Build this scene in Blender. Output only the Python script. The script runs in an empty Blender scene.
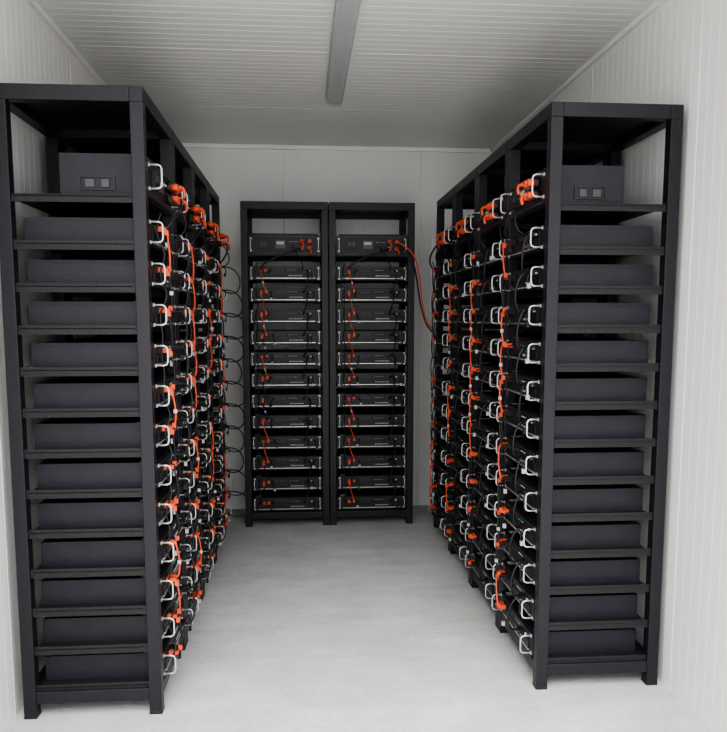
import bpy, bmesh, math, random
from mathutils import Vector, Matrix
random.seed(7)
S=bpy.context.scene
S.view_settings.view_transform='AgX'
S.view_settings.look='AgX - Medium High Contrast'
S.view_settings.exposure=0.0

# ---------------------------------------------------------------- materials
def mat(name,col,rough=.5,metal=0,noise=None,bump=None,spec=.5):
    m=bpy.data.materials.new(name); m.use_nodes=True
    nt=m.node_tree; b=nt.nodes['Principled BSDF']
    b.inputs['Base Color'].default_value=(*col,1)
    b.inputs['Roughness'].default_value=rough
    b.inputs['Metallic'].default_value=metal
    b.inputs['Specular IOR Level'].default_value=spec
    tc=nt.nodes.new('ShaderNodeTexCoord')
    if noise:
        sc,amt=noise
        n=nt.nodes.new('ShaderNodeTexNoise'); n.inputs['Scale'].default_value=sc; n.inputs['Detail'].default_value=6
        nt.links.new(tc.outputs['Object'],n.inputs['Vector'])
        r=nt.nodes.new('ShaderNodeMapRange')
        r.inputs['From Min'].default_value=.3; r.inputs['From Max'].default_value=.7
        r.inputs['To Min'].default_value=1-amt; r.inputs['To Max'].default_value=1+amt
        nt.links.new(n.outputs['Fac'],r.inputs['Value'])
        mx=nt.nodes.new('ShaderNodeVectorMath'); mx.operation='SCALE'
        mx.inputs[0].default_value=col
        nt.links.new(r.outputs['Result'],mx.inputs['Scale'])
        nt.links.new(mx.outputs['Vector'],b.inputs['Base Color'])
    if bump:
        sc,st=bump
        n=nt.nodes.new('ShaderNodeTexNoise'); n.inputs['Scale'].default_value=sc; n.inputs['Detail'].default_value=4
        nt.links.new(tc.outputs['Object'],n.inputs['Vector'])
        bp=nt.nodes.new('ShaderNodeBump'); bp.inputs['Strength'].default_value=st; bp.inputs['Distance'].default_value=.01
        nt.links.new(n.outputs['Fac'],bp.inputs['Height'])
        nt.links.new(bp.outputs['Normal'],b.inputs['Normal'])
    return m
M_FRAME=mat('black_powder_coat',(.0085,.008,.0115),.42,0,(60,.15),(400,.08),.35)
M_RAIL=mat('rail_powder_coat',(.013,.0115,.0125),.5,0,(60,.15),None,.3)
M_BODY=mat('battery_case_metal',(.013,.0135,.019),.5,0,(20,.15),None,.35)
M_FACE=mat('battery_face',(.010,.010,.0125),.45,0,(40,.15),None,.35)
M_GREY=mat('panel_grey',(.045,.045,.048),.4)
M_SILV=mat('brushed_steel',(.62,.61,.59),.35,.6,(80,.1))
M_ORNG=mat('orange_cable',(.66,.085,.030),.5,0,(30,.15))
M_BLK=mat('black_rubber',(.006,.006,.008),.5)
M_WHT=mat('white_label',(.45,.45,.45),.6)
M_WALL=mat('white_sandwich_panel',(.77,.76,.74),.42,0,(1.5,.02))
M_CEIL=mat('ceiling_panel',(.76,.755,.745),.5,0,(1.5,.02))
M_TRIM=mat('white_trim',(.84,.84,.83),.4,0,(3,.02))
M_LAMP=mat('lamp_housing',(.40,.40,.41),.4,0,(5,.03))
M_DIFF=mat('lamp_diffuser',(.42,.425,.43),.3,0,(5,.03))
M_GROUND=mat('outside_concrete',(.6,.59,.57),.9,0,(3,.15))
M_GREEN=mat('green_led',(.05,.5,.1),.4)
RM=[M_FRAME,M_RAIL,M_BODY,M_FACE,M_GREY,M_SILV,M_ORNG,M_BLK,M_WHT,M_GREEN]
FRAME,RAIL,BODY,FACE,GREY,SILV,ORNG,BLK,WHT,GRN=range(10)

# floor concrete
def floor_mat():
    m=bpy.data.materials.new('trowelled_concrete'); m.use_nodes=True
    nt=m.node_tree; N=nt.nodes; L=nt.links; b=N['Principled BSDF']
    tc=N.new('ShaderNodeTexCoord')
    n1=N.new('ShaderNodeTexNoise'); n1.inputs['Scale'].default_value=3.0; n1.inputs['Detail'].default_value=8; n1.inputs['Roughness'].default_value=.65
    n2=N.new('ShaderNodeTexNoise'); n2.inputs['Scale'].default_value=55; n2.inputs['Detail'].default_value=6; n2.inputs['Roughness'].default_value=.75
    mp=N.new('ShaderNodeMapping'); mp.inputs['Scale'].default_value=(1.2,5,1); mp.inputs['Rotation'].default_value=(0,0,.08)
    n3=N.new('ShaderNodeTexNoise'); n3.inputs['Scale'].default_value=2.0; n3.inputs['Detail'].default_value=9; n3.inputs['Roughness'].default_value=.65
    L.new(tc.outputs['Object'],n1.inputs['Vector']);L.new(tc.outputs['Object'],n2.inputs['Vector'])
    L.new(tc.outputs['Object'],mp.inputs['Vector']);L.new(mp.outputs['Vector'],n3.inputs['Vector'])
    a=N.new('ShaderNodeMath');a.operation='MULTIPLY_ADD';L.new(n1.outputs['Fac'],a.inputs[0]);a.inputs[1].default_value=.36
    c=N.new('ShaderNodeMath');c.operation='MULTIPLY';L.new(n2.outputs['Fac'],c.inputs[0]);c.inputs[1].default_value=.36
    d=N.new('ShaderNodeMath');d.operation='MULTIPLY_ADD';L.new(n3.outputs['Fac'],d.inputs[0]);d.inputs[1].default_value=.28
    L.new(c.outputs[0],d.inputs[2]);L.new(d.outputs[0],a.inputs[2])
    r=N.new('ShaderNodeValToRGB');L.new(a.outputs[0],r.inputs['Fac'])
    r.color_ramp.elements[0].position=.38;r.color_ramp.elements[0].color=(.42,.415,.405,1)
    r.color_ramp.elements[1].position=.62;r.color_ramp.elements[1].color=(.64,.64,.635,1)
    L.new(r.outputs['Color'],b.inputs['Base Color'])
    b.inputs['Roughness'].default_value=.72
    bp=N.new('ShaderNodeBump');bp.inputs['Strength'].default_value=.5;bp.inputs['Distance'].default_value=.010
    L.new(a.outputs[0],bp.inputs['Height']);L.new(bp.outputs['Normal'],b.inputs['Normal'])
    return m
M_FLOOR=floor_mat()

# ---------------------------------------------------------------- mesh builder
class MB:
    def __init__(s): s.v=[];s.f=[];s.m=[];s.sm=[]
    def box(s,x0,x1,y0,y1,z0,z1,m=0):
        i=len(s.v)
        s.v+=[(x0,y0,z0),(x1,y0,z0),(x1,y1,z0),(x0,y1,z0),(x0,y0,z1),(x1,y0,z1),(x1,y1,z1),(x0,y1,z1)]
        for q in [(0,3,2,1),(4,5,6,7),(0,1,5,4),(1,2,6,5),(2,3,7,6),(3,0,4,7)]:
            s.f.append([i+k for k in q]);s.m.append(m);s.sm.append(False)
    def tube(s,pts,r,m=0,n=7,cap=True):
        pts=[Vector(p) for p in pts]
        i0=len(s.v)
        prevn=None
        for k,p in enumerate(pts):
            t=(pts[min(k+1,len(pts)-1)]-pts[max(k-1,0)]).normalized()
            if prevn is None:
                a=t.orthogonal().normalized()
            else:
                a=(prevn-t*prevn.dot(t)).normalized()
            prevn=a; b=t.cross(a)
            for j in range(n):
                an=2*math.pi*j/n
                s.v.append(tuple(p+a*math.cos(an)*r+b*math.sin(an)*r))
        for k in range(len(pts)-1):
            for j in range(n):
                s.f.append([i0+k*n+j,i0+k*n+(j+1)%n,i0+(k+1)*n+(j+1)%n,i0+(k+1)*n+j]);s.m.append(m);s.sm.append(True)
        if cap:
            s.f.append([i0+j for j in range(n)][::-1]);s.m.append(m);s.sm.append(False)
            e=i0+(len(pts)-1)*n
            s.f.append([e+j for j in range(n)]);s.m.append(m);s.sm.append(False)
    def mesh(s,name,mats=RM):
        me=bpy.data.meshes.new(name); me.from_pydata(s.v,[],s.f)
        for m in mats: me.materials.append(m)
        me.polygons.foreach_set('material_index',s.m)
        me.polygons.foreach_set('use_smooth',s.sm)
        me.update(); return me
def obj(name,me,parent=None,loc=(0,0,0),rz=0,bevel=0):
    o=bpy.data.objects.new(name,me); S.collection.objects.link(o)
    o.location=loc;o.rotation_euler=(0,0,rz)
    if parent: o.parent=parent
    if bevel:
        b=o.modifiers.new('bevel','BEVEL');b.width=bevel;b.segments=2;b.limit_method='ANGLE'
    return o
def bez(pts,n=10):
    a,b,c,d=[Vector(p) for p in pts];o=[]
    for i in range(n+1):
        t=i/n;o.append(a*(1-t)**3+b*3*t*(1-t)**2+c*3*t*t*(1-t)+d*t**3)
    return o
def catmull(P,n=6):
    P=[Vector(p) for p in P];P=[P[0]]+P+[P[-1]];o=[]
    for i in range(1,len(P)-2):
        for k in range(n):
            t=k/n;p0,p1,p2,p3=P[i-1:i+3]
            o.append(.5*((2*p1)+(p2-p0)*t+(2*p0-5*p1+4*p2-p3)*t*t+(3*p1-p0-3*p2+p3)*t**3))
    o.append(P[-2]);return o

# ---------------------------------------------------------------- constants
W=.578; D=.488; H=2.2; T=.045; PIT=.583
Z0=.112; DZ=.1432; MH=.090; MW=.442; MX=(W-MW)/2
def frame_mesh():
    b=MB()
    for x in (0,W-T):
        for y in (0,D-T):
            b.box(x,x+T,y,y+T,0,H-.05,FRAME)
            b.box(x-.001,x+T+.001,y-.001,y+T+.001,0,.012,FRAME)
    b.box(0,W,0,T,H-.05,H,FRAME); b.box(0,W,D-T,D,H-.05,H,FRAME)
    b.box(0,T,T,D-T,H-.05,H,FRAME); b.box(W-T,W,T,D-T,H-.05,H,FRAME)
    b.box(T,W-T,T,D-T,H-.02,H-.015,FRAME)
    b.box(T,W-T,0.002,T-.002,.055,.10,FRAME); b.box(T,W-T,D-T,D-.002,.055,.10,FRAME)
    b.box(.002,T-.002,T,D-T,.055,.10,FRAME); b.box(W-T+.002,W-.002,T,D-T,.055,.10,FRAME)
    return b.mesh('rack_frame')
ME_FRAME=frame_mesh()
def rails_mesh():
    b=MB()
    for k in range(13):
        z=Z0+k*DZ
        if k==12: z=1.845
        for x0,x1,f0,f1 in ((.012,.016,.012,MX+.03),(W-.016,W-.012,W-MX-.03,W-.012)):
            b.box(x0,x1,.012,D-.012,z-.022,z+.010 if k<12 else z,RAIL)
            b.box(f0,f1,.05,D-.05,z-.0035,z-.0005,RAIL)
    b.box(.014,W-.014,.008,D-.01,1.8456,1.8496,RAIL)
    return b.mesh('rack_rails')
ME_RAILS=rails_mesh()

def handle(b,u,z0,z1,p=.043,r=.0033,y=0):
    q=.014
    pts=[(u,y,z0),(u,y-p+q,z0),(u,y-p+.004,z0+.004),(u,y-p,z0+q),(u,y-p,z1-q),(u,y-p+.004,z1-.004),(u,y-p+q,z1),(u,y,z1)]
    b.tube(pts,r,SILV,8)
    b.box(u-.006,u+.006,y-.003,y,z0-.006,z0+.006,SILV); b.box(u-.006,u+.006,y-.003,y,z1-.006,z1+.006,SILV)
def module_mesh(var):
    b=MB()
    b.box(0,MW,.006,.425,0,MH,BODY)
    b.box(-.0015,MW+.0015,.02,.41,MH-.012,MH+.0015,BODY)
    b.box(-.019,MW+.019,0,.006,.003,MH-.003,FACE)
    b.box(.036,MW-.036,-.003,0,.048,MH-.010,FACE)
    b.box(.022,MW-.022,-.005,0,MH-.009,MH-.0065,GREY)
    b.box(.022,MW-.022,-.007,0,.010,.0140,SILV)
    b.box(.022,MW-.022,-.005,0,.017,.042,FACE)
    b.box(.022,MW-.022,-.006,0,.044,.0455,GREY)
    u=.245
    for i in range(9):
        w=.006; b.box(u,u+w,-.0056,-.005,.026,.033,WHT); u+=w+.0045
    for u,z,m in ((.062,.062,ORNG),(.095,.062,ORNG if var else BLK)):
        b.box(u-.012,u+.012,-.010,-.003,z-.013,z+.013,BLK)
        b.box(u-.009,u+.009,-.034,-.010,z-.009,z+.009,m)
        b.box(u-.006,u+.006,-.044,-.034,z-.006,z+.006,m)
    for i,u in enumerate((.145,.170,.195)):
        b.box(u,u+.017,-.0045,-.003,.056,.072,GREY); b.box(u+.002,u+.015,-.005,-.0045,.058,.070,BLK)
    for i in range(6):
        b.box(.237+i*.011,.241+i*.011,-.0045,-.003,.064,.068,GRN if i<4 and var%2 else WHT)
    for u in (.325,.352):
        b.box(u,u+.018,-.0045,-.003,.053,.074,GREY)
        b.box(u+.002,u+.016,-.026,-.0045,.056,.070,BLK)
    b.tube([(.388,-.003,.063),(.388,-.010,.063)],.006,WHT,10)
    handle(b,-.002,.010,.080); handle(b,MW+.002,.010,.080)
    b.box(.004,.04,.015,.07,MH+.0015,MH+.0022,WHT)
    return b.mesh('battery_module')
ME_MOD=[module_mesh(0),module_mesh(1)]
def controller_mesh():
    b=MB(); h=.135
    b.box(0,MW,.03,.300,0,.145,BODY)
    b.box(0,MW,.006,.03,0,h,BODY)
    b.box(-.019,MW+.019,0,.006,.003,h-.003,FACE)
    b.box(.03,MW-.03,-.004,0,h-.013,h-.010,GREY)
    b.box(.03,MW-.03,-.004,0,.010,.013,GREY)
    b.box(.05,.115,-.012,0,.04,.10,FACE); b.box(.062,.103,-.016,-.012,.062,.085,GREY); b.box(.075,.09,-.026,-.016,.066,.080,BLK)
    b.box(.16,.225,-.008,0,.045,.098,GREY); b.box(.168,.217,-.009,-.008,.07,.09,WHT)
    for i in range(5): b.box(.25+i*.014,.256+i*.014,-.006,0,.087,.092,WHT)
    for u,z in ((.335,.090),(.335,.045),(.385,.090),(.385,.045)):
        b.tube([(u,-.0,z),(u,-.018,z)],.018,BLK,12); b.tube([(u,-.018,z),(u,-.045,z)],.013,ORNG,12)
        b.tube([(u,-.045,z),(u,-.055,z)],.008,ORNG,10)
    handle(b,-.002,.03,.11); handle(b,MW+.002,.03,.11)
    for x0,x1 in ((-.005,0),(MW,MW+.005)):
        b.box(x0,x1,.115,.235,.022,.027,BLK);b.box(x0,x1,.115,.235,.064,.069,BLK)
        b.box(x0,x1,.115,.120,.027,.064,BLK);b.box(x0,x1,.230,.235,.027,.064,BLK)
        b.box(x0,x1,.135,.160,.032,.058,GREY); b.box(x0,x1,.185,.215,.032,.058,GREY)
    return b.mesh('rack_controller')
ME_CTRL=controller_mesh()

def power_cables(seed,side):
    r=random.Random(seed); b=MB()
    def lv(k): return Z0+k*DZ
    for k in range(11):
        j=lambda s:r.uniform(-s,s)
        ua,uc=(MX+.095,MX+.062)
        a=Vector((ua,-.042,lv(k)+.062)); c=Vector((uc,-.042,lv(k+1)+.062))
        p=.006+r.uniform(0,.011)
        col=ORNG if r.random()<.55 else BLK
        P=bez([a,a+Vector((j(.006)+.003,-p,.025)),c+Vector((j(.006),-p,-.05)),c],12)
        b.tube(P,.0037,col,7)
        for q in (P[1],P[-2]):
            if r.random()<.75: b.box(q.x-.007,q.x+.007,q.y-.006,q.y+.008,q.z-.009,q.z+.009,ORNG)
        if r.random()<.35:
            q=P[6]; b.box(q.x-.006,q.x+.006,q.y-.006,q.y+.006,q.z-.008,q.z+.006,WHT)
    zt=1.85
    a=Vector((MX+.062,-.042,lv(11)+.062)); c=Vector((MX+.335,-.055,zt+.045))
    b.tube(bez([a,a+Vector((.0,-.04,.05)),c+Vector((-.16,-.03,-.06)),c],14),.0048,BLK,7)
    for u,z in ((.335,.090),(.385,.045)):
        a=Vector((MX+u,-.052,zt+z))
        b.tube(bez([a,a+Vector((0,-.016,0)),a+Vector((.008,-.020,-.02)),a+Vector((.011,-.012,-.038))],8),.006,ORNG,8)
    return b.mesh('power_cables')
def comm_cables(seed,big):
    r=random.Random(seed); b=MB()
    for k in range(11):
        a=Vector((MX+.335,-.026,Z0+k*DZ+.063)); c=Vector((MX+.362,-.026,Z0+(k+1)*DZ+.063))
        p=.035+r.uniform(0,.03); dr=.04
        if big: p=.16+r.uniform(-.02,.04); dr=.10+r.uniform(-.02,.03)
        sx=r.uniform(-.01,.03)
        b.tube(bez([a,a+Vector((sx,-p,-dr*.8)),c+Vector((sx+.02,-p,dr*.2)),c],14),.0042,BLK,6)
    a=Vector((MX+.335,-.026,Z0+11*DZ+.063))
    b.tube(bez([a,a+Vector((.02,-.08,.02)),Vector((MX+.30,-.07,1.86)),Vector((MX+.27,-.006,1.91))],12),.0032,BLK,6)
    P=[]
    for k in range(12):
        P.append((MX+.030+r.uniform(-.006,.006),-.014-r.uniform(0,.01),Z0+k*DZ+.045))
        P.append((MX+.036+r.uniform(-.006,.006),-.024-r.uniform(0,.02),Z0+k*DZ+.115))
    b.tube(catmull(P,4),.0035,BLK,6)
    return b.mesh('comm_cables')
def bundle_mesh(seed):
    r=random.Random(seed); b=MB()
    for k in range(12):
        z=Z0+k*DZ
        for q in range(2):
            u=MX+(.125 if q==0 else .40)+r.uniform(-.012,.012)
            a=Vector((u,-.004,z+.066)); e=Vector((u+r.uniform(-.02,.02),-.035,z+.02+r.uniform(-.01,.01)))
            b.tube(bez([a,a+Vector((0,-.04,0)),e+Vector((0,-.01,.03)),e],8),.0030,BLK,5)
            b.box(e.x-.007,e.x+.007,e.y-.006,e.y+.006,e.z-.012,e.z+.006,WHT if r.random()<.4 else BLK)
    return b.mesh('connector_tags')

def rack(idx,loc,rz,big=False):
    e=bpy.data.objects.new('battery_rack' if idx==0 else 'battery_rack.%03d'%idx,None)
    S.collection.objects.link(e); e.empty_display_size=.2
    e.location=loc; e.rotation_euler=(0,0,rz)
    obj('frame',ME_FRAME,e,bevel=.003)
    obj('shelf_rails',ME_RAILS,e)
    r=random.Random(idx*13+5)
    for k in range(12):
        obj('battery_%d'%(k+1),ME_MOD[r.random()<.5],e,(MX+r.uniform(-.002,.002),r.uniform(-.003,.004),Z0+k*DZ))
    obj('controller',ME_CTRL,e,(MX,0,1.8497))
    obj('power_cables',power_cables(idx,0),e)
    obj('comm_cables',comm_cables(idx+50,big),e)
    obj('connector_tags',bundle_mesh(idx+80),e)
    return e
XLi,XRi,YRf,YB,XB=-.528,.885,.062,2.472,-.409
n=0
for k in range(4): rack(n,(XLi,k*PIT,0),math.pi/2,big=(k==3)); n+=1
for k in range(4): rack(n,(XRi,YRf+(k+1)*PIT,0),-math.pi/2); n+=1
R=None
for k in range(2): R=rack(n,(XB+k*PIT,YB,0),0); n+=1

b=MB()
def lc(P): return [Vector(p)-Vector((XB+PIT,YB,0)) for p in P]
b.tube(catmull(lc([(.62,2.41,1.94),(.69,2.42,1.90),(.74,2.41,1.84),(.775,2.42,1.72),(.80,2.44,1.55),(.83,2.44,1.42),(.87,2.43,1.36)]),10),.005,0,8)
b.tube(catmull(lc([(.62,2.41,1.90),(.69,2.42,1.87),(.73,2.42,1.81),(.76,2.43,1.70),(.79,2.445,1.53),(.83,2.45,1.40),(.87,2.435,1.34)]),10),.006,1,8)
obj('link_cable',b.mesh('link_cable',[M_ORNG,M_BLK]),R)

# ---------------------------------------------------------------- room shell
XWL,XWR,YW,ZC=-1.054,1.401,2.985,2.67
YO=-1.0; TH=.08
def ribbed(name,axis,a0,a1,b0,b1,place,period=.06,mtl=M_WALL,joint=1.0,th=TH,dmin=.0008):
    prof=[(a0,0)]
    i=1
    while a0+i*period<a1-.01:
        c=a0+i*period; big=int(i*period/joint)!=int((i-1)*period/joint)
        w,dp=(.004,.006) if big else (.003,dmin)
        prof+=[(c-w,0),(c-w*.3,dp),(c+w*.3,dp),(c+w,0)]; i+=1
    prof.append((a1,0))
    v=[];f=[]
    for (a,h) in prof:
        v.append(place(a,b0,h));v.append(place(a,b1,h))
    nn=len(prof)
    for k in range(nn-1): f.append([2*k,2*k+1,2*k+3,2*k+2])
    i0=len(v)
    for (a,bb) in ((a0,b0),(a1,b0),(a1,b1),(a0,b1)): v.append(place(a,bb,th))
    f.append([i0,i0+1,i0+2,i0+3])
    L0,L1,R0,R1=0,1,2*(nn-1),2*(nn-1)+1
    f.append([L0,i0,i0+3,L1]); f.append([R0,R1,i0+2,i0+1])
    f.append([2*k for k in range(nn)]+[i0+1,i0]); f.append([2*k+1 for k in range(nn)][::-1]+[i0+3,i0+2][::1])
    me=bpy.data.meshes.new(name);me.from_pydata(v,[],f);me.materials.append(mtl)
    bm=bmesh.new();bm.from_mesh(me);bmesh.ops.recalc_face_normals(bm,faces=bm.faces);bm.to_mesh(me);bm.free()
    return obj(name,me)
ribbed('wall_left','y',YO,YW,0,ZC,lambda a,b,h:(XWL-h,a,b))
ribbed('wall_right','y',YO,YW,0,ZC,lambda a,b,h:(XWR+h,a,b))
ribbed('wall_back','x',XWL-TH,XWR+TH,0,ZC,lambda a,b,h:(a,YW+h,b),period=.10)
ribbed('ceiling','y',YO,YW+TH,XWL-TH,XWR+TH,lambda a,b,h:(b,a,ZC+h),mtl=M_CEIL,dmin=.0011)
b=MB();b.box(XWL-TH,XWR+TH,YO,YW+TH,-.08,0,0);obj('floor',b.mesh('floor',[M_FLOOR]))
b=MB();b.box(-15,15,-20,14,-.30,-.081,0);obj('ground',b.mesh('ground',[M_GROUND]))
def trim(i,x0,x1,y0,y1,z0,z1):
    b=MB();b.box(x0,x1,y0,y1,z0,z1,0);obj('trim_%d'%i,b.mesh('trim',[M_TRIM]),bevel=.004)
trim(1,XWL,XWL+.022,YO,YW,ZC-.022,ZC)
trim(2,XWR-.022,XWR,YO,YW,ZC-.022,ZC)
trim(3,XWL+.022,XWR-.022,YW-.022,YW,ZC-.03,ZC)

# ceiling lamp (switched off)
b=MB(); lx,y0,y1=.18,.17,1.69
b.box(lx-.048,lx+.048,y0,y1,ZC-.03,ZC,0)
prof=[(.044,0),(.043,-.012),(.036,-.026),(.024,-.032),(0,-.034),(-.024,-.032),(-.036,-.026),(-.043,-.012),(-.044,0)]
N=len(prof)-1; i0=len(b.v)
for yy in (y0+.02,y1-.02):
    for px,pz in prof: b.v.append((lx+px,yy,ZC-.03+pz))
for t in range(N):
    b.f.append([i0+t,i0+t+1,i0+N+1+t+1,i0+N+1+t]);b.m.append(1);b.sm.append(t in(3,4))
for yy,s in ((y0,1),(y1,-1)):
    i1=len(b.v)
    for q in (0,.02*s):
        for px,pz in prof: b.v.append((lx+px*1.07,yy+q,ZC-.03+pz*1.08))
    for t in range(N):
        b.f.append([i1+t,i1+t+1,i1+N+1+t+1,i1+N+1+t]);b.m.append(0);b.sm.append(False)
    b.f.append([i1+t for t in range(N+1)]);b.m.append(0);b.sm.append(False)
    b.f.append([i1+N+1+t for t in range(N+1)]);b.m.append(0);b.sm.append(False)
obj('ceiling_lamp',b.mesh('ceiling_lamp',[M_LAMP,M_DIFF]))

# ---------------------------------------------------------------- light
w=bpy.data.worlds.new('overcast_sky');S.world=w;w.use_nodes=True
nt=w.node_tree;bg=nt.nodes['Background']
bg.inputs['Color'].default_value=(.97,.98,1,1);bg.inputs['Strength'].default_value=3.3
sl=bpy.data.lights.new('sun','SUN');sl.energy=5.0;sl.angle=math.radians(50);sl.color=(1,.98,.95)
so=bpy.data.objects.new('sun',sl);S.collection.objects.link(so)
dirv=Vector((.05,.65,-1)).normalized()
so.rotation_euler=dirv.to_track_quat('-Z','Y').to_euler();so.location=(0,-6,6)

# ---------------------------------------------------------------- camera
cam=bpy.data.cameras.new('camera');co=bpy.data.objects.new('camera',cam);S.collection.objects.link(co)
cam.sensor_fit='HORIZONTAL';cam.sensor_width=36;cam.lens=754.53/727*36
cam.shift_y=(403.9-366)/727
yaw,p=.0797,.1135
fw=Vector((math.sin(yaw)*math.cos(p),math.cos(yaw)*math.cos(p),-math.sin(p)))
rt=Vector((math.cos(yaw),-math.sin(yaw),0));up=rt.cross(fw)
M=Matrix((rt,up,-fw)).transposed().to_4x4();M.translation=Vector((-.0041,-2.6558,1.4356))
co.matrix_world=M
cam.clip_start=.05
S.camera=co
